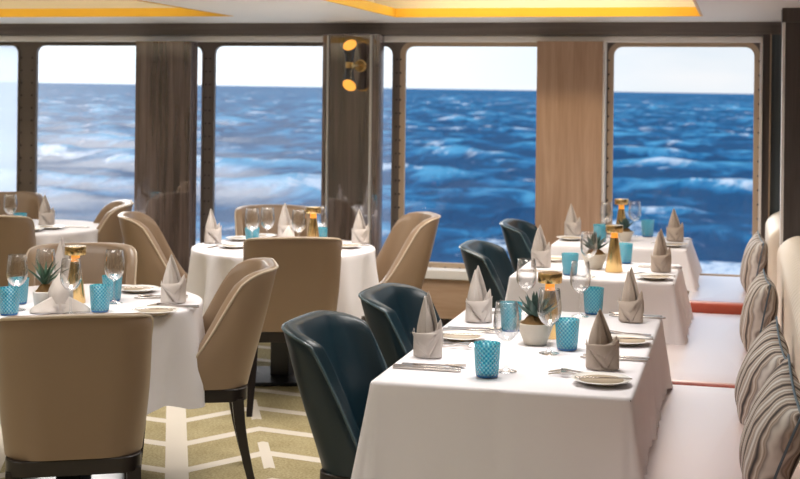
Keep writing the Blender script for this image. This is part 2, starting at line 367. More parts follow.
# window wall: one mesh with rounded-corner openings
ZB, ZT = .50, 1.985
wins = [(-6.9, -5.15), (-5.02, -3.70), (-3.625, -2.305), (-2.235, -1.22), (-.825, .087)]
def rrect(x0, x1, z0, z1, r, n=6):
    pts = []
    for cx, cz, a0 in ((x1 - r, z1 - r, 0), (x0 + r, z1 - r, 90), (x0 + r, z0 + r, 180), (x1 - r, z0 + r, 270)):
        for k in range(n + 1):
            a = math.radians(a0 + 90 * k / n); pts.append((cx + r * math.cos(a), cz + r * math.sin(a)))
    return pts
def wall_with_holes():
    mb = MB(); xs = [XL] + [c for w in wins for c in w] + [XR]; d = .02
    y0, y1 = WY, WY + d
    mb.box(XL, XR, y0, y1, 0, ZB); mb.box(XL, XR, y0, y1, ZT, ZC + .05)
    for a, b in zip(xs[0::2], xs[1::2]): mb.box(a, b, y0, y1, ZB, ZT)
    r = .065
    for a, b in wins:                                                        # corner fillets
        for cx, cz, sx, sz in ((a, ZB, 1, 1), (b, ZB, -1, 1), (a, ZT, 1, -1), (b, ZT, -1, -1)):
            poly = [(cx, cz)] + [(cx + sx * (r - r * math.sin(t)), cz + sz * (r - r * math.cos(t))) for t in [PI / 2 * k / 6 for k in range(7)]]
            n = len(poly); o = len(mb.v)
            mb.v += [(x, y0 - .0005, z) for x, z in poly] + [(x, y1, z) for x, z in poly]
            mb.f += [tuple(o + i for i in range(n)), tuple(o + n + i for i in reversed(range(n)))] + [(o + i, o + (i + 1) % n, o + n + (i + 1) % n, o + n + i) for i in range(n)]
    return mb
m_ = wall_with_holes().mesh('wall_window', weld=False)
struct('wall_window', m_, M['frame'])
for i, (a, b) in enumerate(wins):
    e_ = .026 if i >= 3 else .002; ring = rrect(a - e_, b + e_, ZB - e_, ZT + e_, .065 + e_); c = rrect(a + .010, b - .010, ZB + .010, ZT - .010, .058)
    mb = MB(); y0, y1 = WY - .012, WY + .02
    mb.grid([[(x, y1, z) for x, z in ring], [(x, y0, z) for x, z in ring], [(x, y0, z) for x, z in c], [(x, y1, z) for x, z in c], [(x, y1, z) for x, z in ring]], True)
    w = struct('window_%d' % (i + 1), mb, M['framebeige'] if i >= 3 else M['frame'])
    g = MB(); n = len(c); g.add([(x, WY + .002, z) for x, z in c] + [(x, WY + .010, z) for x, z in c], [tuple(range(n)), tuple(reversed(range(n, 2 * n)))])
    obj('pane', g.mesh('pane', weld=False), M[('panepale', 'paneglare', 'paneglare', 'pane', 'pane')[i]], w)
    rb = MB()                                                                # the row of bolts up each side and along the bottom
    def bolt(x, z): rb.lathe([(0, -.006), (.006, -.005), (.007, 0)], 8, 0, 0, 0); k = len(rb.v) - 24; rb.v[k:] = [(x + vx, WY - .013 + vz, z + vy) for vx, vy, vz in rb.v[k:]]
    for k in range(15):
        z = ZB + .1 + k * (ZT - ZB - .2) / 14; bolt(a - .022, z); bolt(b + .022, z)
    for k in range(9): bolt(a + .1 + k * (b - a - .2) / 8, ZB - .022)
    obj('bolts', rb.mesh('bolts'), M['rivet'], w)

struct('wall_left', MB().box(XL - .1, XL, YB, WY, 0, ZC + .05), M['recess'])
struct('wall_right', MB().box(XR, XR + .1, YB, WY, 0, ZC + .05), M['pillarwood'])
struct('wall_back', MB().box(XL, XR, YB - .1, YB, 0, ZC + .05), M['recess'])
trim(MB().box(XL, .245, 8.86, WY - .001, 2.046, ZC), M['valance'])                       # dark board under the ceiling
trim(MB().box(XL, .13, 8.875, WY - .001, 2.002, 2.046), M['white'], bevel=.008)          # aluminium blind box
# sill, panelling and kick strip under the windows
trim(MB().box(-4.9, XR, 8.80, WY - .001, .415, .478), M['white'], bevel=.006)
trim(MB().box(-2.6, XR, 8.83, WY - .002, .15, .415), M['oakh'])
trim(MB().box(XL, -2.6, 8.83, WY - .002, .15, .415), M['glossbrown'])
struct('baseboard_window', MB().box(XL, XR, 8.84, WY - .002, 0, .15), M['darkwood'])
# columns between the panes
trim(MB().box(-4.13, -3.71, 8.74, 8.86, 0, 2.0), M['glossbrown'], bevel=.003)
trim(MB().box(-2.755, -2.355, 8.74, 8.86, 0, 2.05), M['glossbrown'], bevel=.003)
cg = trim(MB().box(-2.705, -2.415, 8.715, 8.723, 0, 2.04), M['glosspanel'])
for x in (-2.71, -2.41): obj('edge_strip', MB().box(x - .006, x + .006, 8.712, 8.74, 0, 2.04), M['rail'], cg)
trim(MB().box(-1.300, -.872, 8.78, WY - .001, .478, 2.005), M['oak'], bevel=.003)
trim(MB().box(-.872, -.858, 8.80, WY - .001, .478, 2.0), M['white'])
trim(MB().box(.112, .128, 8.80, WY - .001, .478, 2.0), M['white'])
trim(MB().box(.128, .172, 8.82, WY - .001, .0, 2.05), M['pillarwood'])
trim(MB().box(.172, .180, 8.80, WY - .001, .0, 2.05), M['framebeige'])
trim(MB().box(.180, .62, 8.85, WY - .001, .0, 2.05), M['bluegrey'])
pl = trim(MB().box(.226, XR, 7.55, 7.72, 0, 2.055), M['pillarwood'])
obj('head_block', MB().box(.208, XR, 7.52, 7.74, 2.055, ZC), M['pillarwood'], pl)
obj('edge_strip', MB().box(.212, .226, 7.548, 7.72, 0, 2.055), M['white'], pl)

# ------------------------------------------------------------------ sea and sky
def make_sea():
    R = .0074; T = .0045; yaw = .2477; cam = Vector((0, 0, 1.63))
    H = 9.5; na, nr = 360, 330
    rad = 24 * (9000 / 24) ** (np.linspace(0, 1, nr)); ang = np.linspace(math.radians(-62), math.radians(48), na)
    RR, AA = np.meshgrid(rad, ang, indexing='ij')
    X = -np.sin(-AA) * RR; Y = np.cos(AA) * RR
    rng = np.random.RandomState(5); Z = np.zeros_like(X)
    for i in range(26):
        lam = 3.5 * (40 / 3.5) ** rng.rand(); th = math.radians(-100 + 55 * rng.randn() * .6); k = 2 * PI / lam
        ph = k * (X * math.cos(th) + Y * math.sin(th)) + rng.rand() * 6.28
        A = .0120 * lam ** .80; fade = np.clip(lam / (RR * .03), 0, 1) ** 1.5
        Z += A * fade * (2 * ((np.sin(ph) + 1) / 2) ** 1.6 - .9)
    cr = np.clip((Z + .55) / 1.5, 0, 1)
    fx, fy = -math.sin(yaw), math.cos(yaw); rx, ry = math.cos(yaw), math.sin(yaw)
    plane = -H + (fx * X + fy * Y) * R - (rx * X + ry * Y) * T
    V = np.stack([X, Y, plane + Z + 1.63], -1).reshape(-1, 3)
    idx = np.arange(nr * na).reshape(nr, na)
    F = np.stack([idx[:-1, :-1], idx[:-1, 1:], idx[1:, 1:], idx[1:, :-1]], -1).reshape(-1, 4)
    m = bpy.data.meshes.new('sea'); m.from_pydata(V.tolist(), [], F.tolist())
    for nm, arr in (('crest', cr), ('wake', np.clip(1 - (RR - 55) / 45, 0, 1))):
        a = m.attributes.new(nm, 'FLOAT', 'POINT'); a.data.foreach_set('value', arr.reshape(-1).astype(np.float32))
    for p in m.polygons: p.use_smooth = True
    o = obj('sea', m, M['sea']); o['kind'] = 'structure'; return o
make_sea()

W = bpy.data.worlds.new('sky'); S.world = W; W.use_nodes = True
nt = W.node_tree; L = nt.links.new; bg = nt.nodes['Background']
tc = nt.nodes.new('ShaderNodeTexCoord'); sp = nt.nodes.new('ShaderNodeSeparateXYZ'); L(tc.outputs['Generated'], sp.inputs[0])
r = nt.nodes.new('ShaderNodeValToRGB'); cr = r.color_ramp
cr.elements[0].position = 0; cr.elements[0].color = (.80, .87, .93, 1); cr.elements[1].position = .7; cr.elements[1].color = (.25, .47, .85, 1)
e = cr.elements.new(.14); e.color = (.72, .82, .93, 1)
L(sp.outputs['Z'], r.inputs['Fac'])
nz = nt.nodes.new('ShaderNodeTexNoise'); nz.inputs['Scale'].default_value = 5; nz.inputs['Detail'].default_value = 6
mp = nt.nodes.new('ShaderNodeMapping'); mp.inputs['Scale'].default_value = (1, 1, 5); L(tc.outputs['Generated'], mp.inputs['Vector']); L(mp.outputs['Vector'], nz.inputs['Vector'])
mr = nt.nodes.new('ShaderNodeMapRange'); mr.inputs['From Min'].default_value = .48; mr.inputs['From Max'].default_value = .72; L(nz.outputs['Fac'], mr.inputs['Value'])
mx = nt.nodes.new('ShaderNodeMix'); mx.data_type = 'RGBA'; L(mr.outputs['Result'], mx.inputs['Factor']); L(r.outputs['Color'], mx.inputs['A']); mx.inputs['B'].default_value = (.90, .92, .95, 1)
L(mx.outputs['Result'], bg.inputs['Color']); bg.inputs['Strength'].default_value = 1.0
sd = nt.nodes.new('ShaderNodeVectorMath'); sd.operation = 'DOT_PRODUCT'; sd.inputs[1].default_value = (-.86, .50, .10); L(tc.outputs['Generated'], sd.inputs[0])   # brighter, hazier sky on the sun's side
sm = nt.nodes.new('ShaderNodeMapRange'); sm.interpolation_type = 'SMOOTHSTEP'; sm.inputs['From Min'].default_value = .52; sm.inputs['From Max'].default_value = .90; sm.inputs['To Min'].default_value = 1.0; sm.inputs['To Max'].default_value = 1.75; L(sd.outputs['Value'], sm.inputs['Value'])
L(sm.outputs['Result'], bg.inputs['Strength'])

# ------------------------------------------------------------------ furniture: chairs
ZBT, HT = .422, .92
def chair_meshes(HT=.92, ZF=.482, YF=.18, EX=3.9, r=.14, CD=.026, LEAN=.12):
    NS, NC, NB = 22, 8, 10
    def plan(z, off):
        t = max(0, (z - ZBT) / (HT - ZBT)); yb = -.25 - LEAN * t ** 1.15 + off; w = .228 + .026 * t - off; yf = YF + (0 if YF > 0 else -.10 * t)
        rr = max(.03, r - off * .35); pts = []
        for k in range(NS): pts.append((-w, yf + (yb + rr - yf) * k / NS))
        for k in range(NC): a = PI + PI / 2 * k / NC; pts.append((-w + rr + rr * math.cos(a), yb + rr + rr * math.sin(a)))
        for k in range(NB): pts.append((-w + rr + (2 * w - 2 * rr) * k / NB, yb))
        for k in range(NC): a = 1.5 * PI + PI / 2 * k / NC; pts.append((w - rr + rr * math.cos(a), yb + rr + rr * math.sin(a)))
        for k in range(NS + 1): pts.append((w, yb + rr + (yf - yb - rr) * k / NS))
        return pts
    n = len(plan(.5, 0)); tops = []
    for i in range(n):
        if i <= NS: s = 1 - i / NS
        elif i >= n - 1 - NS: s = 1 - (n - 1 - i) / NS
        else: s = 0
        z = ZF + (HT - ZF) * (1 - s) ** EX
        if s == 0:
            q = abs(i - (n - 1) / 2) / (NB / 2 + NC); z -= CD * q ** 3.2
        else: z -= CD * (1 - s) ** EX
        tops.append(z)
    for _ in range(5): tops = [tops[0]] + [(tops[i - 1] + 2 * tops[i] + tops[i + 1]) / 4 for i in range(1, n - 1)] + [tops[-1]]
    NV = 12
    def pt(i, z, off): x, y = plan(z, off)[i]; return (x, y, z)
    rows = []
    for k in range(NV + 1): rows.append([pt(i, ZBT + (tops[i] - .01 - ZBT) * k / NV, -.008 * math.sin(PI * k / NV)) for i in range(n)])
    rows.append([pt(i, tops[i] - .003, .006) for i in range(n)]); rows.append([pt(i, tops[i], .02) for i in range(n)]); rows.append([pt(i, tops[i] - .004, .036) for i in range(n)])
    for k in range(NV + 1): rows.append([pt(i, tops[i] - .012 + (.43 - tops[i] + .012) * k / NV, .043 + .012 * math.sin(PI * k / NV)) for i in range(n)])
    shell = MB().grid(rows)
    for i in (0, n - 1): shell.v += [r_[i] for r_ in rows]; o = len(shell.v) - len(rows); shell.f.append(tuple(o + k for k in range(len(rows))))
    pipe = MB().tube([pt(i, tops[i] - .007, .001) for i in range(n)], .0055, 8)
    seat = MB(); sw = .185
    def sq(a, sx, sy, e=5): c, s_ = math.cos(a), math.sin(a); return (sx * math.copysign(abs(c) ** (2 / e), c), -.0 + sy * math.copysign(abs(s_) ** (2 / e), s_))
    prof = [(1, .385), (1, .44), (.985, .462), (.93, .474), (.7, .482), (.35, .486)]
    rr_ = [[(*sq(2 * PI * k / 40, sw * f, .215 * f), z) for k in range(40)] for f, z in prof]
    seat.grid(rr_, True); seat.fan(rr_[-1], (0, -.008, .487))
    apron = MB();     
    o_ = [(-.21, .205), *[(-.222 + .07 * (1 - math.cos(a)), -.243 + .07 * (1 - math.sin(a))) for a in [PI / 2 * k / 6 for k in range(7)]], *[(.222 - .07 * (1 - math.cos(a)), -.243 + .07 * (1 - math.sin(a))) for a in [PI / 2 * (6 - k) / 6 for k in range(7)]], (.21, .205)]
    apron.prism(o_, .367, .421)
    legs = []
    for sx, y0, y1 in ((-1, .19, .215), (1, .19, .215), (-1, -.20, -.27), (1, -.20, -.27)):
        x0, x1 = sx * .195, sx * .215; a, b_ = .024, .015; mb = MB(); R_ = []
        for t in (0, .25, .5, .75, 1):
            z = .38 - .38 * t; cx = x0 + (x1 - x0) * t ** 1.5; cy = y0 + (y1 - y0) * t ** 1.5; h = a + (b_ - a) * t
            R_.append([(cx - h, cy - h, z), (cx + h, cy - h, z), (cx + h, cy + h, z), (cx - h, cy + h, z)])
        mb.grid(R_, True); mb.fan(R_[-1], (x1, y1, 0)); mb.fan(R_[0], (x0, y0, .38)); legs.append(mb.mesh('leg'))
    return shell.mesh('backrest', 75), pipe.mesh('piping'), seat.mesh('seat', 60), apron.mesh('apron'), legs
CM = chair_meshes(); CT = chair_meshes(.885, .405, -.04, 1.12, .125, .040, .14)
def chair_maker(leather, pipe, group, CM):
    def make():
        t = thing('dining_chair', '', 'chair', group=group); sh, pi, se, ap, lg = CM
        b = obj('backrest', sh.copy(), leather, t); obj('piping', pi.copy(), pipe, b)
        obj('seat', se.copy(), leather, t); obj('apron', ap, M['darkwood'], t, bevel=.004)
        for l in lg: obj('leg', l, M['darkwood'], t)
        return t
    return Kind(make)
beige_chair = chair_maker(M['beige'], M['beige_pipe'], 'taupe leather chairs at the round tables', CM)
teal_chair = chair_maker(M['teal'], M['teal_pipe'], 'teal leather chairs at the bench tables', CT)
def face(dx, dy): return math.atan2(dy, dx) - PI / 2

C4, C5, C6 = (-2.700, 5.165), (-2.552, 7.395), (-4.52, 7.93)
def chair_at(kind, label, top, target, kk=.37):
    """top = where the middle of the back's upper edge stands; faces target"""
    d = Vector((target[0] - top[0], target[1] - top[1])).normalized()
    return kind(label, (top[0] + kk * d.x, top[1] + kk * d.y, 0), face(d.x, d.y))
chair_at(beige_chair, 'large taupe leather chair in left foreground, its back to the viewer', (-2.062, 3.945), C4)
chair_at(beige_chair, 'taupe chair turned sideways between front round table and teal chairs', (-1.93, 5.49), (C4[0], C4[1] - .03))
chair_at(beige_chair, 'taupe chair beyond the front round table, facing the viewer across it', (-3.04, 5.88), C4)
chair_at(beige_chair, 'taupe chair whose back hides the middle of the round table by the columns', (-2.168, 6.45), C5)
chair_at(beige_chair, 'taupe chair facing the viewer behind the round table, window behind it', (-2.955, 8.34), C5)
chair_at(beige_chair, 'taupe chair on the left of the round table by the columns, facing right', (-3.585, 7.40), (C5[0], C5[1] + .36))
chair_at(beige_chair, 'taupe chair with high wing against the window, right of the round table', (-1.82, 8.10), (C5[0] - .1, C5[1] + .25))
chair_at(beige_chair, 'taupe chair back cut by the left edge, before the farthest round table', (-4.24, 6.98), C6)
chair_at(beige_chair, 'taupe chair facing left toward the farthest round table, before the glossy column', (-3.91, 8.25), (C6[0], C6[1] - .03))
chair_at(beige_chair, 'taupe chair barely showing at left edge behind the farthest round table', (-5.12, 8.70), C6)
chair_at(teal_chair, 'dark teal leather chair nearest the viewer at the long front table', (-1.425, 4.36), (0, 4.24))
chair_at(teal_chair, 'dark teal chair second from the viewer, at the long front table', (-1.38, 5.12), (0, 5.0))
chair_at(teal_chair, 'dark teal chair at the middle bench table, third from the viewer', (-1.36, 6.86), (0, 6.84))
chair_at(teal_chair, 'dark teal chair farthest from the viewer, beside the pale oak column', (-1.385, 8.18), (0, 8.17))

# ------------------------------------------------------------------ tables and cloths
ZT_, ZI = .75, .7585
def rect_table(label, x0, x1, y0, y1, cols):
    t = thing('dining_table', label, 'table', ((x0 + x1) / 2, (y0 + y1) / 2, 0), group='tables along the bench')
    hx, hy = (x1 - x0) / 2 - .004, (y1 - y0) / 2 - .004
    obj('tabletop', MB().box(-hx, hx, -hy, hy, .715, ZT_), M['darkwood'], t, bevel=.004)
    for c in cols:
        obj('pedestal', MB().lathe([(.0, .02), (.04, .02), (.036, .3), (.036, .65), (.08, .715), (0, .715)], 24, .08, c, 0), M['pedestal'], t)
        obj('base_plate', MB().box(-.12, .28, c - .2, c + .2, 0, .02), M['pedestal'], t, bevel=.006)
    return t
def round_table(label, c, R):
    t = thing('round_table', label, 'table', (*c, 0), group='round tables')
    obj('tabletop', MB().lathe([(0, .715), (R - .008, .715), (R - .004, .73), (R - .008, ZT_), (0, ZT_)], 56), M['darkwood'], t)
    obj('pedestal', MB().box(-.055, .055, -.055, .055, .02, .715), M['pedestal'], t, bevel=.004)
    obj('base_plate', MB().box(-.24, .24, -.24, .24, 0, .022), M['pedestal'], t, bevel=.008, rz=.30)
    return t
def drape(loop, hang, flare, ripple, c, rim=.012, top=.757, seed=0):
    """loop: [(x,y,nx,ny)] outline; hang(i)->length; flare(i); ripple(i,t)->outward offset"""
    mb = MB(); rows = []; n = len(loop)
    for f in (.45, .8): rows.append([(c[0] + (x - c[0]) * f, c[1] + (y - c[1]) * f, top) for x, y, _, _ in loop])
    rows.append([(x - nx * rim, y - ny * rim, top) for x, y, nx, ny in loop])
    rows.append([(x - nx * rim * .3, y - ny * rim * .3, top - rim * .3) for x, y, nx, ny in loop])
    NV = 16
    for k in range(NV + 1):
        t = k / NV; row = []
        for i, (x, y, nx, ny) in enumerate(loop):
            h = hang(i); o = flare(i) * t * h + ripple(i, t); row.append((x + nx * o, y + ny * o, top - rim - (h - rim) * t))
        rows.append(row)
    mb.grid(rows, True); mb.fan(rows[0], (c[0], c[1], top)); return mb
def square_cloth(label, x0, x1, y0, y1, hangs, group, amp=.008, right_fold=.018, flare_=(.06, .06, .06, .06)):
    """hangs: front, right, back, left lengths (functions of position 0..1 along the side)"""
    loop = []; meta = []; rc = .018; N = 44; NC = 7
    sides = [((x0, y0), (x1, y0), (0, -1)), ((x1, y0), (x1, y1), (1, 0)), ((x1, y1), (x0, y1), (0, 1)), ((x0, y1), (x0, y0), (-1, 0))]
    for s, (a, b, nv) in enumerate(sides):
        d = Vector((b[0] - a[0], b[1] - a[1])); ln = d.length; d /= ln
        for k in range(N + 1):
            q = k / N; loop.append((a[0] + d.x * (rc + (ln - 2 * rc) * q), a[1] + d.y * (rc + (ln - 2 * rc) * q), *nv)); meta.append((s, q, 0, ln))
        n2 = sides[(s + 1) % 4][2]; cx, cy = b[0] - nv[0] * rc - n2[0] * rc, b[1] - nv[1] * rc - n2[1] * rc
        for k in range(1, NC):
            t = k / NC; a0 = math.atan2(nv[1], nv[0]) + PI / 2 * t; nx, ny = math.cos(a0), math.sin(a0)
            loop.append((cx + rc * nx, cy + rc * ny, nx, ny)); meta.append((s, 1, t, ln))
    def hang(i):
        s, q, t, ln = meta[i]
        if t: return hangs[s](1) * (1 - t) + hangs[(s + 1) % 4](0) * t + .02 * math.sin(PI * t)
        return hangs[s](q)
    def flare(i):
        s, q, t, ln = meta[i]
        if t: return (flare_[s] * (1 - t) + flare_[(s + 1) % 4] * t) + .16 * math.sin(PI * t)
        e = min(q, 1 - q) * ln
        return flare_[s] + .10 * math.exp(-e / .05)
    def ripple(i, t):
        s, q, tt, ln = meta[i]
        if tt: return 0
        w = math.sin(PI * q) ** .5; a = right_fold if s == 1 else amp
        if s == 1: return a * w * t * (math.sin(q * ln * 68) + .5 * math.sin(q * ln * 121 + 1))
        return a * w * t * (.6 * math.sin(q * ln * 17 + s) + .4 * math.sin(q * ln * 41 + 2)) - .004 * math.exp(-((q - .5) * ln / .018) ** 2) * (1 - .5 * t)
    o = obj('tablecloth', drape(loop, hang, flare, ripple, ((x0 + x1) / 2, (y0 + y1) / 2)).mesh('tablecloth', 70), M['linen'])
    return tag(o, label, 'tablecloth', group)
def round_cloth(label, c, R, rot, side, folds, group, seed):
    rng = random.Random(seed); n = 240; loop = []; ph = [rng.random() * 6.28 for _ in range(4)]
    for i in range(n): a = 2 * PI * i / n; loop.append((c[0] + R * math.cos(a), c[1] + R * math.sin(a), math.cos(a), math.sin(a)))
    def L_(i):
        a = 2 * PI * i / n - rot; d = side / max(abs(math.cos(a)), abs(math.sin(a))); return min(d, side * 1.03) - R
    def ripple(i, t):
        a = 2 * PI * i / n; w = min(1, t * 1.3)
        f = math.sin(folds * a + ph[0] + .8 * math.sin(3 * a + ph[1])) + .45 * math.sin((folds * 2 - 3) * a + ph[2])
        return (.058 * f * w ** .9 - .010 * w) * (.5 + 1.1 * (L_(i) - .25))
    o = obj('tablecloth', drape(loop, L_, lambda i: .03, ripple, c).mesh('tablecloth', 70), M['linen'])
    return tag(o, label, 'tablecloth', group)

TX0, TX1 = -1.099, -.299
rect_table('long table for four under a white cloth beside the nearest teal chairs', TX0, TX1, 3.995, 5.546, (-.45, .45))
rect_table('small middle table of the bench row, under a white cloth', TX0, TX1, 6.566, 7.334, (0,))
rect_table('small bench table closest to the window, under a white cloth', TX0, TX1, 8.058, 8.78, (0,))
round_table('front round table under a cloth, behind the large foreground chair', C4, .53)
round_table('round table by the glossy columns under a white cloth', C5, .53)
round_table('round table at far left edge, mostly hidden by a chair back', C6, .53)
g = 'white cloths on the bench tables'
lo = lambda v: (lambda q: v)
left1 = lambda q: .10 if q < .88 else .10 + .27 * min(1, (q - .88) / .08)
left2 = lambda q: .10 if .12 < q < .86 else .10 + .20 * (min(1, (q - .86) / .1) if q > .5 else min(1, (.12 - q) / .1))
square_cloth('white cloth falling to the floor at front of the long near table', TX0, TX1, 3.995, 5.546, (lambda q: .42 - .135 * min(1, max(0, (q - .74) / .05)), lo(.280), lo(.28), left1), g, flare_=(.05, .05, .05, .06))
square_cloth('white cloth on the middle bench table, hem touching the red seat', TX0, TX1, 6.566, 7.334, (lo(.285), lo(.280), lo(.28), left2), g, flare_=(.05, .14, .05, .06))
square_cloth('white cloth on the bench table closest to the window', TX0, TX1, 8.058, 8.78, (lambda q: .34 - .12 * max(0, (q - .9) / .1), lo(.215), lo(.08), left2), g, flare_=(.05, .25, .0, .06), right_fold=.006)
g = 'white cloths on the round tables'
round_cloth('white cloth with deep folds on the front round table', C4, .53, -.37, .905, 10, g, 3)
round_cloth('white cloth on the round table standing before the glossy columns', C5, .53, .62, .87, 12, g, 8)
round_cloth('white cloth on the round table at far left edge', C6, .53, .4, .82, 12, g, 5)

# ------------------------------------------------------------------ bench and pillows
def rounded_slab(x0, x1, y0, y1, z0, z1, r=.03, dome=.012, n=60):
    cx, cy, hx, hy = (x0 + x1) / 2, (y0 + y1) / 2, (x1 - x0) / 2, (y1 - y0) / 2
    def ring(ins, z):
        out = []; rr = max(.004, r - ins)
        for qx, qy, a0 in ((1, 1, 0), (-1, 1, 90), (-1, -1, 180), (1, -1, 270)):
            for k in range(6): a = math.radians(a0 + 90 * k / 5); out.append((cx + qx * (hx - ins - rr) + rr * math.cos(a), cy + qy * (hy - ins - rr) + rr * math.sin(a), z))
        return out
    rows = [ring(.004, z0), ring(0, z0 + .01), ring(0, z1 - .022), ring(.004, z1 - .010), ring(.014, z1 - .002), ring(.03, z1), ring(min(hx, hy) * .55, z1 + dome)]
    mb = MB().grid(rows, True); mb.fan(rows[0], (cx, cy, z0)); mb.fan(rows[-1], (cx, cy, z1 + dome)); return mb
def tufted_back(y0, y1, x, z0, z1, pitch=.085):
    """cream back with vertical channels and a rounded top"""
    mb = MB(); n = int(round((y1 - y0) / pitch)); per = 8; prof = []
    for k in range(9): prof.append((0, z0 + (z1 - .08 - z0) * k / 8))
    for k in range(1, 9): a = PI / 2 * k / 8; prof.append((.085 * (1 - math.cos(a)), z1 - .08 + .08 * math.sin(a)))
    prof += [(.12, z1), (.17, z1 - .01)]
    rows = []
    for (dx, z) in prof:
        row = []
        for j in range(n * per + 1):
            t = (j % per) / per; b = .030 * math.sin(PI * t) ** .6 if (j % per) else 0
            a = min(1, dx / .085); row.append((x + dx - b * (1 - a * .5) + .018, y0 + (y1 - y0) * j / (n * per), z + b * a * .7))
        rows.append(row)
    mb.grid(rows); mb.grid([[r_[0] for r_ in rows], [(x + .17, y0, z) for _, z in prof]]); mb.grid([[r_[-1] for r_ in rows], [(x + .17, y1, z) for _, z in prof]])
    return mb
bn = thing('banquette_bench', 'long russet leather bench with cream channelled back, along the right side', 'bench', (-.1, 5.4, 0))
def W2L(o, mb):                                  # world-coordinates mesh under an Empty
    l = o.location; mb.v = [(x - l.x, y - l.y, z - l.z) for x, y, z in mb.v]; return mb
obj('base', W2L(bn, MB().box(-.40, .22, 2.6, 7.54, 0, .33)), M['darkwood'], bn, bevel=.006)
obj('seat_cushion', W2L(bn, rounded_slab(-.47, .215, 2.6, 5.695, .33, .458, dome=.006)), M['red'], bn)
obj('seat_cushion', W2L(bn, rounded_slab(-.47, .215, 5.705, 7.60, .33, .466, dome=.006)), M['red'], bn)
obj('backrest', W2L(bn, tufted_back(2.6, 7.50, .205, .40, .895)).mesh('backrest', 60), M['cream'], bn)
bf = thing('banquette_bench', 'short raised russet bench beneath the right window, cream back', 'bench', (-.05, 8.2, 0))
obj('base', W2L(bf, MB().box(-.27, .22, 7.66, 8.78, 0, .40)), M['darkwood'], bf, bevel=.006)
obj('seat_cushion', W2L(bf, rounded_slab(-.285, .20, 7.63, 8.785, .40, .522, dome=.006)), M['red'], bf)
obj('backrest', W2L(bf, tufted_back(7.76, 8.78, .165, .46, .93, .11)).mesh('backrest', 60), M['cream'], bf)

def pillow_mesh(w=.21, th=.085):
    n = 30; mb = MB()
    def pt(u, v, s):
        e = (1 - abs(u) ** 2.6) * (1 - abs(v) ** 2.6); pinch = 1 - .075 * (1 - (u * v) ** 2) * max(abs(u), abs(v)) ** 3
        wr = .006 * math.sin(9 * u + 4 * v) * e ** .3 * (abs(u) + abs(v)) * .5
        return (w * u * pinch, s * (th * max(0, e) ** .55 + wr * (e > .02)), w * v * pinch)
    for s in (1, -1): mb.grid([[pt(-1 + 2 * i / n, -1 + 2 * j / n, s) for j in range(n + 1)] for i in range(n + 1)])
    edge = [pt(-1 + 2 * i / n, -1, 1) for i in range(n)] + [pt(1, -1 + 2 * i / n, 1) for i in range(n)] + [pt(1 - 2 * i / n, 1, 1) for i in range(n)] + [pt(-1, 1 - 2 * i / n, 1) for i in range(n + 1)]
    return mb.mesh('cover', 60), MB().tube(edge, .0045, 8, False).mesh('piping')
PM = pillow_mesh()
def make_pillow():
    t = thing('throw_pillow', '', 'pillow', group='striped pillows on the bench')
    obj('cover', PM[0], M['pillow'], t); obj('piping', PM[1], M['pillowpipe'], t); return t
pillow = Kind(make_pillow)
def put_pillow(label, loc, rot, sc):
    o = pillow(label, loc); o.rotation_euler = rot; o.scale = (sc,) * 3
R_ = math.radians
put_pillow('striped pillow nearest the viewer at the bottom right corner', (.105, 4.22, .618), (R_(-17), R_(16), R_(-86)), .90)
put_pillow('striped pillow second from the viewer, its top corner pointing to the right', (.085, 5.12, .615), (R_(-20), R_(16), R_(-86)), .84)
put_pillow('upright striped pillow third from the viewer, against the cream back', (.090, 6.45, .640), (R_(-10), R_(4), R_(-86)), .88)
put_pillow('striped pillow farthest from the viewer, at the window end of the bench', (.085, 8.02, .685), (R_(-10), R_(6), R_(-85)), .82)

# ------------------------------------------------------------------ tableware
def make_glass():
    prof = [(0, .0), (.034, .0), (.035, .0015), (.03, .004), (.012, .008), (.0048, .016), (.0038, .03), (.0036, .085), (.0055, .093), (.014, .098), (.027, .108), (.037, .124), (.0415, .143), (.0415, .160), (.0385, .190), (.0345, .222), (.0335, .2225),
            (.0375, .190), (.0405, .160), (.0405, .144), (.036, .126), (.026, .110), (.012, .1005), (0, .099)]
    o = obj('wine_glass', MB().lathe(prof, 36).mesh('wine_glass', 70), M['glass']); return tag(o, '', 'wine glass', 'stemmed wine glasses')
wine = Kind(make_glass)
def make_tumbler():
    t = thing('water_tumbler', '', 'tumbler', group='turquoise tumblers')
    obj('body', MB().lathe([(.0355, .008), (.0375, .03), (.041, .085), (.0425, .104), (.0418, .106), (.0405, .104), (.039, .085), (.0355, .03), (.033, .016), (0, .016)], 40).mesh('body', 60), M['tumbler'], t)
    obj('base', MB().lathe([(0, 0), (.032, 0), (.0345, .003), (.0358, .012), (.034, .0155), (0, .0155)], 40), M['tumblerbase'], t); return t
tumbler = Kind(make_tumbler)
def make_lamp():
    t = thing('table_lamp', '', 'lamp', group='cordless brass table lamps')
    obj('base', MB().lathe([(0, 0), (.043, 0), (.0445, .003), (.0225, .155), (.0195, .172), (0, .172)], 36).mesh('base', 45), M['gilt'], t)
    obj('lit_neck', MB().lathe([(0, .170), (.0185, .172), (.0165, .2005), (0, .2005)], 28), M['lampneck'], t)
    obj('cap', MB().lathe([(0, .200), (.043, .200), (.0445, .202), (.0445, .233), (.043, .2355), (0, .2355)], 36).mesh('cap', 45), M['gilt'], t); return t
lamp = Kind(make_lamp)
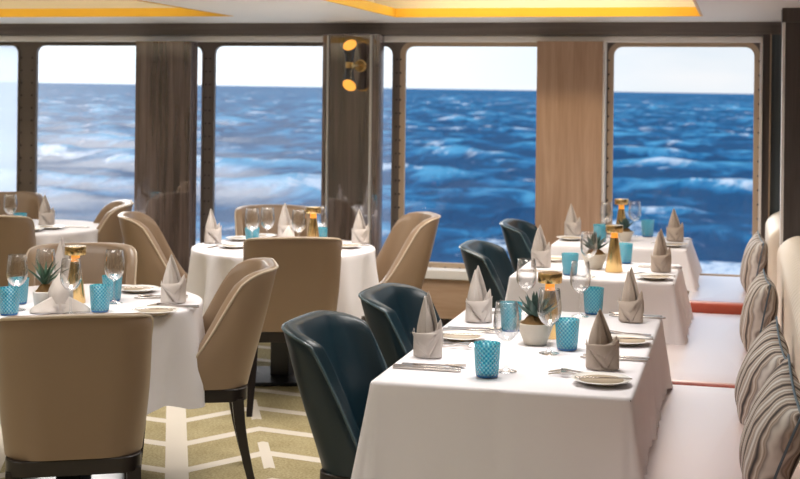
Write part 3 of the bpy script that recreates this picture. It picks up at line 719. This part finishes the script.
def leaf(mb, a, tilt, ln, w, curl, base=(0, 0, 0), nseg=7, thick=.25):
    ca, sa = math.cos(a), math.sin(a); rows = []; t_ = tilt; x = z = 0
    for k in range(nseg + 1):
        t = k / nseg; ww = w * (.75 + .5 * math.sin(PI * min(1, t * 1.25))) * (1 - t ** 2.2) + .0004
        row = []
        for q in (-1, -.5, 0, .5, 1, .5, 0, -.5):
            i = len(row); dep = (abs(q) ** 1.5) * ww * .45 + (-thick * ww * (1 - abs(q)) if i > 4 else 0)
            nx, nz = -math.sin(t_), math.cos(t_); px, pz = x + nx * dep, z + nz * dep; py = q * ww
            row.append((base[0] + ca * px - sa * py, base[1] + sa * px + ca * py, base[2] + pz))
        rows.append(row); x += math.cos(t_) * ln / nseg; z += math.sin(t_) * ln / nseg; t_ += curl / nseg
    mb.grid(rows, True)
def make_pot(kind):
    def make():
        t = thing('potted_succulent', '', 'plant', group='small potted succulents'); rng = random.Random(4)
        h = .064; wh = kind == 'aloe'
        if wh: prof = [(0, 0), (.033, 0), (.035, .003), (.041, .068), (.039, .07), (.037, .066), (.0, .060)]
        else: prof = [(0, 0), (.030, 0), (.033, .003), (.055, h - .004), (.0545, h), (.050, h), (.048, h - .012), (0, h - .014)]
        obj('pot', MB().lathe(prof, 36).mesh('pot', 45), M['potwhite'] if wh else M['pot'], t)
        mo = MB(); n = 22; rows = []; R0 = .037 if wh else .049; z0 = .058 if wh else h - .013
        for i in range(7):
            f = i / 6; rows.append([((R0 * (1 - f) + .0005) * math.cos(2 * PI * k / n) * (1 + .05 * rng.random()), (R0 * (1 - f) + .0005) * math.sin(2 * PI * k / n), z0 + .034 * math.sin(f * PI / 2) + .008 * rng.random()) for k in range(n)])
        obj('moss', mo.grid(rows, True), M['moss'], t)
        lv = MB(); zb = z0 + .026
        if wh:
            for i in range(13): leaf(lv, i * 2.4, .75 + .65 * (i / 13), .085 + .035 * rng.random(), .0075, -.35, (0, 0, zb))
        else:
            for i in range(26):
                f = i / 26; leaf(lv, i * 2.399, .35 + 1.05 * f, .082 - .018 * f + .006 * rng.random(), .0125 - .003 * f, .35, (0, 0, zb + .008 * f))
        obj('leaves', lv.mesh('leaves', 60), M['aloe'] if wh else M['agave'], t); return t
    return Kind(make)
agave, aloe = make_pot('agave'), make_pot('aloe')
def make_plate():
    o = obj('side_plate', MB().lathe([(0, .002), (.040, .002), (.044, 0), (.046, .003), (.060, .009), (.078, .0135), (.080, .015), (.078, .016), (.058, .011), (.046, .0065), (0, .006)], 48).mesh('side_plate', 50), M['china'])
    return tag(o, '', 'plate', 'white side plates')
plate_ = Kind(make_plate)
def plate(l, p, rz=0): return plate_(l, p, rz, 1.14)
def flat_piece(outline, z=.0018):
    mb = MB(); n = len(outline); return mb.prism(outline, .0004, z)
def make_knife(sc=1.0, name='table_knife', grp='table knives'):
    def make():
        half = [(-.112, .0065), (-.107, .0088), (-.02, .0066), (-.005, .006), (.0, .0085), (.06, .0105), (.095, .008), (.112, .001)]
        out = [(x * sc, y * sc) for x, y in half] + [(x * sc, (-.004 if x > -.002 else -y) * sc) for x, y in reversed(half)]
        mb = MB().prism(out, .0006, .0058 * sc); o = obj(name, mb, M['silver'], bevel=.001); return tag(o, '', 'knife', grp)
    return Kind(make)
knife = make_knife(); butter = make_knife(.78, 'butter_knife', 'butter knives on side plates')
def make_fork():
    mb = MB(); half = [(-.112, .0075), (-.104, .0088), (-.02, .005), (.03, .0045), (.045, .0105), (.06, .0125)]
    rows = []
    hz = lambda x: .001 + (.010 * math.sin((x - .0) / .1 * PI) if x > 0 else .002 * (1 - abs(x) / .1))
    for x, w in half: rows.append([(x, -w, hz(x)), (x, w, hz(x)), (x, w, hz(x) + .0042), (x, -w, hz(x) + .0042)])
    mb.grid(rows, True); mb.fan(rows[0], (-.112, 0, .003))
    for k in range(4):
        y = -.009 + .006 * k; mb.tube([(.058, y, hz(.058) + .001), (.078, y, hz(.078) + .001), (.1, y * .92, hz(.1) + .003)], [.0018, .0015, .0008], 6)
    o = obj('table_fork', mb.mesh('table_fork'), M['silver']); return tag(o, '', 'fork', 'table forks')
fork = Kind(make_fork)
def make_spoon():
    mb = MB(); rows = []
    for x, w, d in ((-.112, .0075, 0), (-.104, .0088, 0), (-.02, .005, 0), (.03, .0045, .001), (.042, .008, 0), (.055, .014, -.0015), (.07, .0165, -.002), (.085, .0135, -.001), (.096, .006, .001), (.099, .001, .002)):
        rows.append([(x, q * w, .0055 + d + .004 * abs(q) ** 2 * (x > .035)) for q in (-1, -.5, 0, .5, 1)] + [(x, q * w, .002 + d + .004 * abs(q) ** 2 * (x > .035)) for q in (1, .5, 0, -.5, -1)])
    mb.grid(rows, True); o = obj('table_spoon', mb.mesh('table_spoon'), M['silver']); return tag(o, '', 'spoon', 'table spoons')
spoon = Kind(make_spoon)

def napkin_mesh(seed, tall=.205, slim=1.0, ear=.03):
    """standing folded napkin: wrapped collar, two crossed flaps, and two overlapping pointed leaves rising out of it"""
    rng = random.Random(seed); mb = MB(); n = 36
    RX, RY = .047 * slim, .036 * slim
    def on(a, z, off=0.0): k = 1 + .03 * math.cos(4 * a + .6); return ((RX * k + off) * math.cos(a), (RY * k + off) * math.sin(a), z)
    hc = lambda a: .074 + .016 * math.cos(a + .3)
    rows = [[on(a, hc(a) * v, -.003 * v) for a in [2 * PI * i / n for i in range(n)]] for v in (0, .25, .5, .75, 1)]
    rows.append([on(a, hc(a) - .02, -.012) for a in [2 * PI * i / n for i in range(n)]])
    mb.grid(rows, True)
    def sheet(pts, off, m=9):                       # a triangular flap wrapped on the collar; pts are (angle, height)
        (a0, z0), (a1, z1), (a2, z2) = pts; R3 = []
        for i in range(m + 1):
            row = []
            for j in range(m + 1):
                u = i / m; v = j / m; a = a0 + (a1 - a0) * u + (a2 - a1) * u * v; z = z0 + (z1 - z0) * u + (z2 - z1) * u * v
                row.append(on(a, z, off + .004 * math.sin(PI * v) * u))
            R3.append(row)
        mb.grid(R3)
    F = -PI / 2                                     # the napkin's front
    sheet([(F - 1.3, .094), (F + .25, .004), (F - 1.35, .004)], .004)
    sheet([(F + 1.35, .102), (F - .75, .070), (F + .35, .003)], .008)
    sheet([(F + 1.35, .102), (F + .35, .003), (F + 1.4, .004)], .0065)
    sheet([(F - 1.2, .082), (F + .9, .088), (F + .2, .040)], .0105)
    def leaf_(x0, x1, y0, h0, h1, tipx, tipy, cup, belly):   # upright cupped leaf of cloth
        R2 = []; m = 12
        for k in range(17):
            v = k / 16; w = (1 - v) ** .80 * (1 + belly * math.sin(PI * v)); row = []
            for j in range(m + 1):
                q = j / m * 2 - 1; xc = (x0 + x1) / 2; hw = (x1 - x0) / 2 * w
                x = xc + (tipx - xc) * v + hw * q; y = y0 + (tipy - y0) * v + cup * (q * q - .45) * w + .007 * math.exp(-((q - .1) / .10) ** 2) * (1 - v)
                row.append((x * slim, y, h0 + (h1 - h0) * v))
            R2.append(row)
        mb.grid(R2)
    leaf_(-.044, .044, .012, .035, tall, -.010 + .008 * rng.random(), .004, -.022, .22)      # tall back leaf, hollow to the front
    leaf_(-.045, .022, -.012, .04, tall * .93, -.014, .000, .026, .30)                        # front leaf overlapping from the left
    leaf_(.004, .052, -.006, .04, .09 + ear, .046, -.004, .020, .1)                           # ear at the side
    return mb.mesh('folded_napkin', 24)
def bishop_mesh():
    """pointed dome of linen with two wings folded down at its foot"""
    mb = MB(); n = 28; rows = []
    for k in range(13):
        v = k / 12; r = .038 * (1 + .10 * math.sin(PI * v)) * (1 - max(0, (v - .45) / .55) ** 1.7) + .0006
        rows.append([(r * math.cos(a) * 1.02, r * .8 * math.sin(a), .142 * v) for a in [2 * PI * i / n for i in range(n)]])
    mb.grid(rows, True)
    for s in (-1, 1):
        R2 = []
        for k in range(11):
            v = k / 10; row = []
            for j in range(9):
                q = j / 8 * 2 - 1; x = s * (.012 + .092 * v); hh = .058 * (1 - v) ** .7 + .006
                row.append((x, -.030 + .012 * v + .010 * q - .012 * math.sin(PI * v), .004 + hh * (.5 + .5 * q) * (1 - .1 * v)))
            R2.append(row)
        mb.grid(R2)
        mb.grid([[(s * .006, -.034, .001), (s * .10, -.024, .001)], [(s * .004, -.040, .036), (s * .104, -.030, .006)]])
    return mb.mesh('folded_napkin', 30)
NM = [napkin_mesh(1), napkin_mesh(2, .220, .98, .04), napkin_mesh(3, .195, 1.02, .02), napkin_mesh(4, .17, .92)]
NB_ = bishop_mesh()
def put_napkin(label, x, y, rz, v=0, mat='napkin', sc=1.0):
    m = NB_ if v == 'bishop' else NM[v]
    key = (v, mat)
    if key not in put_napkin.cache:
        mm = m.copy(); mm.materials.clear(); mm.materials.append(M[mat]); put_napkin.cache[key] = mm
    o = obj('folded_napkin', put_napkin.cache[key], M[mat], loc=(x, y, ZI), rz=rz, solid=.0016); o.scale = (sc,) * 3
    return tag(o, label, 'napkin', 'standing folded napkins')
put_napkin.cache = {}

# --- long front table
A, B, Cc = 'front bench table', 'middle bench table', 'window bench table'
put_napkin('standing grey napkin in front of the nearest teal chair, on long table', -1.011, 4.423, -.15, 1)
put_napkin('standing grey napkin by second teal chair, on far left of long table', -.984, 5.172, .25, 1, sc=1.0)
put_napkin('grey napkin at near right of long table, behind a side plate', -.428, 4.397, .05, 2, 'napkin_taupe')
put_napkin('taupe napkin at far right corner of the long table, by the bench', -.410, 5.360, -.3, 1, 'napkin_taupe', .98)
for l, x, y in (('turquoise tumbler nearest the viewer, close to front edge of long table', -.762, 4.163), ('turquoise tumbler behind a wine glass at left middle of long table', -.828, 5.011),
                ('turquoise tumbler right of the potted succulent on long table', -.578, 4.693), ('turquoise tumbler at the far right end of the long table', -.573, 5.538 - .03)): tumbler(l, (x, y, ZI), random.random() * 6)
for l, x, y in (('wine glass just behind the nearest turquoise tumbler on long table', -.718, 4.257), ('wine glass at far left end of long table, left of the brass lamp', -.835, 5.425),
                ('wine glass standing before the succulent and brass lamp on long table', -.628, 4.601), ('wine glass at far end of long table beside a tumbler', -.617, 5.419)): wine(l, (x, y, ZI))
lamp('brass table lamp behind the potted succulent on the long table', (-.670, 4.915, ZI))
agave('succulent in a pale conical pot at the centre of the long table', (-.700, 4.765, ZI), .4, 1.2)
plate('white side plate at near right corner of the long table', (-.407, 4.165, ZI)); plate('white side plate between the two right napkins of the long table', (-.390, 4.873, ZI), 0)
plate('white side plate between the two left napkins of the long table', (-.969, 4.769, ZI))
butter('butter knife across the side plate at near right of long table', (-.400, 4.160, ZI + .0165), .15); butter('butter knife on the plate between right napkins of long table', (-.380, 4.868, ZI + .0165), .18)
butter('butter knife on the plate between left napkins of long table', (-.975, 4.765, ZI + .0165), .1)
knife('table knife nearest the front edge, before the nearest teal chair', (-.965, 4.205, ZI), -.03); spoon('spoon beside the knives, before the nearest teal chair', (-.950, 4.272, ZI), .04); knife('knife next to the spoon, before the nearest teal chair', (-.972, 4.238, ZI), .0)
fork('fork between near left napkin and its side plate', (-.965, 4.600, ZI), .03); fork('fork touching the side plate at left of long table', (-.968, 4.640, ZI), -.02)
knife('knife before far left napkin, nearer the side plate', (-.968, 4.930, ZI), .02); knife('knife before far left napkin, middle of three pieces', (-.965, 4.965, ZI), -.02); spoon('spoon closest to the far left napkin of long table', (-.955, 5.002, ZI), .03)
fork('fork beyond far left napkin, nearer the napkin', (-.955, 5.345, ZI), .05); fork('fork beyond far left napkin, nearer the far edge', (-.955, 5.385, ZI), 0)
fork('fork left of the near right side plate, nearer the plate', (-.480, 4.238, ZI), PI - .05); fork('fork left of the near right side plate, nearer the napkin', (-.485, 4.280, ZI), PI + .04)
knife('knife just beyond the near right napkin of long table', (-.405, 4.560, ZI), PI + .02); knife('second knife beyond the near right napkin of long table', (-.400, 4.600, ZI), PI - .02)
fork('fork before far right napkin, nearer its side plate', (-.415, 5.010, ZI), PI); fork('fork before far right napkin, nearer the napkin', (-.425, 5.055, ZI), PI + .05)
knife('knife beyond far right napkin, nearer the napkin', (-.395, 5.475, ZI), PI); spoon('spoon beyond far right napkin at table end', (-.41, 5.508, ZI), PI + .03)
# --- middle bench table
put_napkin('grey napkin at left of the middle bench table, before a teal chair', -1.000, 6.955, .3, 1)
put_napkin('taupe napkin at right of the middle bench table', -.386, 6.965, -.2, 1, 'napkin_taupe')
tumbler('turquoise tumbler at left front of the middle bench table', (-.814, 6.694, ZI)); tumbler('turquoise tumbler right of the lamp on the middle bench table', (-.593, 7.265, ZI), 1)
wine('wine glass at front of the middle bench table, before the succulent', (-.716, 6.640, ZI))
lamp('brass table lamp on the middle bench table', (-.615, 6.885, ZI)); agave('succulent in a pale pot on the middle bench table', (-.724, 6.985, ZI), 1.3)
plate('side plate at right front of the middle bench table', (-.400, 6.665, ZI)); butter('butter knife on plate at right of middle bench table', (-.385, 6.662, ZI + .0165), .2)
plate('side plate behind the left napkin of the middle bench table', (-.962, 7.225, ZI))
knife('knife before the left napkin of middle bench table, nearer front edge', (-.96, 6.74, ZI), 0); knife('knife before the left napkin of middle bench table, nearer napkin', (-.96, 6.79, ZI), .02)
fork('fork behind the left napkin of middle bench table', (-.955, 7.10, ZI), .02)
fork('fork before the right napkin of middle bench table', (-.42, 6.79, ZI), PI); knife('knife beyond right napkin of middle bench table, nearer napkin', (-.40, 7.11, ZI), PI); knife('knife beyond right napkin of middle bench table, farther from napkin', (-.40, 7.16, ZI), PI)
# --- bench table by the window
put_napkin('pale napkin before the oak column, left of window bench table', -1.037, 8.62, .2, 0)
put_napkin('taupe napkin at right of the bench table closest to window', -.389, 8.50, -.1, 0, 'napkin_taupe')
tumbler('turquoise tumbler at left front of the window bench table', (-.828, 8.301, ZI)); tumbler('turquoise tumbler at right back of the window bench table', (-.57, 8.72, ZI), 1)
wine('wine glass at left of the window bench table, behind a tumbler', (-.816, 8.56, ZI)); wine('wine glass at right of the window bench table, against the sea', (-.652, 8.725, ZI))
lamp('brass table lamp on the window bench table, against the sea', (-.735, 8.71, ZI)); agave('succulent in a pot on the window bench table', (-.685, 8.40, ZI), 2.2, .95)
plate('side plate at right front of the window bench table', (-.395, 8.175, ZI)); plate('side plate at left front of the window bench table', (-1.01, 8.34, ZI))
butter('butter knife on right plate of the window bench table', (-.385, 8.17, ZI + .0165), .2)
knife('knife at the left of the window bench table', (-.99, 8.47, ZI), 0); fork('fork at the right front of the window bench table', (-.42, 8.30, ZI), PI); knife('knife at right back of the window bench table', (-.40, 8.63, ZI), PI)
# --- front round table
def seat_rot(c, x, y): return math.atan2(c[1] - y, c[0] - x)
put_napkin('napkin folded as pointed dome with two wings, front round table', -2.618, 4.880, .45, 'bishop', sc=1.12)
put_napkin('standing grey napkin at right of the front round table', -2.295, 5.243, .35, 0, 'napkin')
put_napkin('napkin at back of the front round table, tip above lamp cap', -2.975, 5.56, .9, 1)
for l, x, y in (('turquoise tumbler at far left of front round table, cut by the edge', -2.775, 4.76), ('turquoise tumbler behind a wine glass at left of front round table', -2.885, 5.02),
                ('turquoise tumbler right of the winged napkin on front round table', -2.474, 4.936), ('turquoise tumbler behind a wine glass at right of front round table', -2.558, 5.213)): tumbler(l, (x, y, ZI), random.random() * 6)
for l, x, y in (('leftmost wine glass on front round table, overlapping a tumbler', -2.800, 4.86), ('wine glass between potted aloe and brass lamp, front round table', -2.794, 5.076),
                ('wine glass directly in front of the lamp on front round table', -2.545, 4.825), ('rightmost wine glass on the front round table', -2.518, 5.150)): wine(l, (x, y, ZI))
lamp('brass table lamp with glowing neck on the front round table', (-2.678, 5.115, ZI)); aloe('spiky dark aloe in a white pot on front round table', (-2.690, 4.885, ZI), .7, 1.15)
plate('side plate at back right of the front round table', (-2.564, 5.487, ZI)); plate('side plate at front right of the front round table', (-2.245, 4.96, ZI))
butter('butter knife on back right plate of front round table', (-2.58, 5.48, ZI + .0165), .2); butter('butter knife on front right plate of front round table', (-2.25, 4.955, ZI + .0165), .35)
for kd, l, q, dx in ((knife, 'knife left of right napkin, nearer napkin, front round table', .105, 0), (spoon, 'spoon left of right napkin, farther from napkin, front round table', .145, .02)):
    kd(l, (-2.295 - .36 * q - .06, 5.243 + .93 * q, ZI), .40 + PI)
for l, q in (('fork right of right napkin, nearer napkin, front round table', .105), ('fork right of right napkin, nearer the edge, front round table', .14)):
    fork(l, (-2.295 + .36 * q, 5.243 - .93 * q, ZI), .36 + PI)
# --- round table by the columns
put_napkin('standing napkin at left end of the column-side round table', -3.005, 7.42, .9, 0)
put_napkin('standing napkin at right end of the column-side round table', -2.180, 7.70, .2, 0)
put_napkin('dome shaped napkin peeking over the chair back, column-side round table', -2.435, 7.13, .3, 'bishop')
put_napkin('napkin at the back of the column-side round table, between wine glasses', -2.68, 7.79, .6, 1)
tumbler('turquoise tumbler at left of the column-side round table', (-2.736, 7.367, ZI)); tumbler('turquoise tumbler by the lamp of the column-side round table', (-2.365, 7.498, ZI), 1)
for l, x, y in (('leftmost wine glass on the column-side round table', -2.71, 7.275 + .02), ('second wine glass from left on the column-side round table', -2.655, 7.40),
                ('third wine glass from left, column-side round table, left of lamp', -2.43, 7.30), ('rightmost wine glass on the column-side round table, behind lamp', -2.395, 7.59)): wine(l, (x, y, ZI))
lamp('brass table lamp on the column-side round table', (-2.370, 7.38, ZI))
for l, x, y in (('side plate at left front of column-side round table', -2.796, 7.236), ('side plate at right front of column-side round table', -2.19, 7.457), ('side plate at left back of column-side round table', -2.90, 7.62), ('side plate behind the back glasses, column-side round table', -2.83, 7.80)): plate(l, (x, y, ZI))
butter('butter knife on left front plate of column-side round table', (-2.79, 7.23, ZI + .0165), .3); butter('butter knife on right front plate of column-side round table', (-2.185, 7.45, ZI + .0165), .2)
fork('fork beside the left napkin, column-side round table', (-2.905, 7.27, ZI), 1.4); knife('knife beyond the right napkin, column-side round table', (-2.30, 7.79, ZI), 3.4)
fork('fork before the right napkin, column-side round table', (-2.20, 7.56, ZI), 3.3)
# --- round table at the far left
put_napkin('standing napkin on the round table at far left edge', -4.42, 8.03, .8, 0)
wine('wine glass above the chair back at far left edge', (-4.50, 7.72, ZI)); tumbler('turquoise tumbler above the chair back at far left edge', (-4.43, 7.72, ZI))
plate('side plate before the napkin on the far left round table', (-4.28, 7.84, ZI)); plate('side plate behind the chair back, far left round table', (-4.33, 7.66, ZI))
knife('knife beside the plate on the far left round table', (-4.20, 7.97, ZI), .3)

# ------------------------------------------------------------------ sconce and downlights
sc = thing('wall_sconce', 'black and gold double cone sconce on the glossy column', 'wall lamp', (-2.508, 8.55, 1.835))
def cone(s):
    """black cone with an obliquely cut open end, s = +1 up / -1 down"""
    mb = MB(); n = 28; rows = []
    for k in range(7):
        t = k / 6; r = .024 + .019 * t ** 1.3; rows.append([(r * math.cos(a), r * math.sin(a), s * (.018 + (.118 + .034 * math.sin(a)) * t)) for a in [2 * PI * i / n for i in range(n)]])
    return mb.grid(rows, True), rows[-1]
for s in (1, -1):
    mb, end = cone(s); cn = obj('cone', mb, M['blackmetal'], sc)
    d = MB(); c_ = Vector((0, 0, s * .136)); r1 = [tuple(c_ + (Vector(p) - c_) * 1.02) for p in end]; r0 = [(x, y, z - s * .006) for x, y, z in r1]
    d.grid([r0, r1], True); d.fan(r1, (0, 0, s * .140)); obj('amber_shade', d, M['sconce'], cn)
obj('band', MB().lathe([(0, -.020), (.028, -.020), (.029, 0), (.028, .020), (0, .020)], 28), M['gilt'], sc)
obj('bracket', MB().tube([(.012, 0, 0), (.03, .06, 0), (.03, .155, 0)], .012, 10).lathe([(0, -.01)], 3), M['gilt'], sc)
bk = MB().lathe([(0, 0), (.042, 0), (.042, .012), (.034, .02), (0, .02)], 28); bk.v = [(x + .03, .165 - z, y) for x, y, z in bk.v]
obj('wall_plate', bk, M['gilt'], sc)
def make_down():
    t = thing('downlight', '', 'ceiling light', group='recessed downlights in the cove')
    obj('ring', MB().lathe([(.045, 0), (.055, 0), (.056, -.006), (.045, -.008), (.044, -.001)], 28), M['rail'], t)
    obj('lens', MB().lathe([(0, -.001), (.043, -.001), (.043, -.004), (0, -.004)], 28), P('lit lens', (1, 1, 1), .5, emit=(1, .93, .82), es=3), t); return t
down = Kind(make_down)
down('recessed downlight in the ceiling cove, left of the two at top', (-1.93, 7.9, ZC + .21)); down('recessed downlight in the ceiling cove, right of the two at top', (-.62, 7.9, ZC + .21))

# ------------------------------------------------------------------ lights
def area(name, loc, sx, sy, power, col, rot=(0, 0, 0), spread=125):
    l = bpy.data.lights.new(name, 'AREA'); l.shape = 'RECTANGLE'; l.size = sx; l.size_y = sy; l.energy = power; l.color = col
    o = bpy.data.objects.new(name, l); COL.objects.link(o); o.location = loc; o.rotation_euler = rot; l.spread = R_(spread); return o
warm = (1, .955, .905)
for i, (x, y) in enumerate(((-1.2, 2.4), (-3.4, 2.4), (-5.8, 2.4), (-2.6, 4.6), (-.8, 4.6), (-5.4, 4.6), (-2.6, 6.9), (-4.0, 0), (-1.0, 0))):
    area('ceiling_lamp', (x, y, ZC - .015), .7, .7, 13.5, warm)
for (xa, xb, yf, yn) in cove:                                                # lamps inside the coves
    x0, x1 = min(xa, xb), max(xa, xb)
    area('cove_lamp', ((x0 + x1) / 2, (yf + yn) / 2 + .3, ZC + .205), (x1 - x0) * .9, 1.8, 34, (1, .92, .82))
    area('cove_strip', ((x0 + x1) / 2, yf - .25, ZC + .2), (x1 - x0) * .95, .05, 6, (1, .75, .4), (R_(50), 0, 0), 180)
sun = bpy.data.lights.new('sun', 'SUN'); sun.energy = 2.6; sun.angle = R_(28); sun.color = (1, .95, .88)
so = bpy.data.objects.new('sun', sun); COL.objects.link(so); so.rotation_euler = Vector((.62, -.80, -.42)).to_track_quat('-Z', 'Y').to_euler()

# ------------------------------------------------------------------ camera
cd = bpy.data.cameras.new('camera'); cam = bpy.data.objects.new('camera', cd); COL.objects.link(cam)
yaw, roll = .2477, .0115
rv = Vector((math.cos(yaw), math.sin(yaw), 0)); fv = Vector((-math.sin(yaw), math.cos(yaw), 0)); zv = Vector((0, 0, 1))
Rc = rv * math.cos(roll) + zv * math.sin(roll); Uc = zv * math.cos(roll) - rv * math.sin(roll)
mw = Matrix.Identity(4)
for i in range(3): mw[i][0] = Rc[i]; mw[i][1] = Uc[i]; mw[i][2] = -fv[i]
mw[0][3], mw[1][3], mw[2][3] = 0, 0, 1.63
cam.matrix_world = mw
cd.sensor_width = 36; cd.sensor_fit = 'HORIZONTAL'; cd.lens = 1350 / 800 * 36; cd.shift_x = 0; cd.shift_y = (96.85 - 239.5) / 800
cd.clip_end = 20000; cd.clip_start = .05
cd.dof.use_dof = True; cd.dof.focus_distance = 4.7; cd.dof.aperture_fstop = 5.0
S.camera = cam
vs = S.view_settings; vs.view_transform = 'Standard'; vs.look = 'None'; vs.gamma = 1; vs.use_curve_mapping = False; vs.exposure = .08
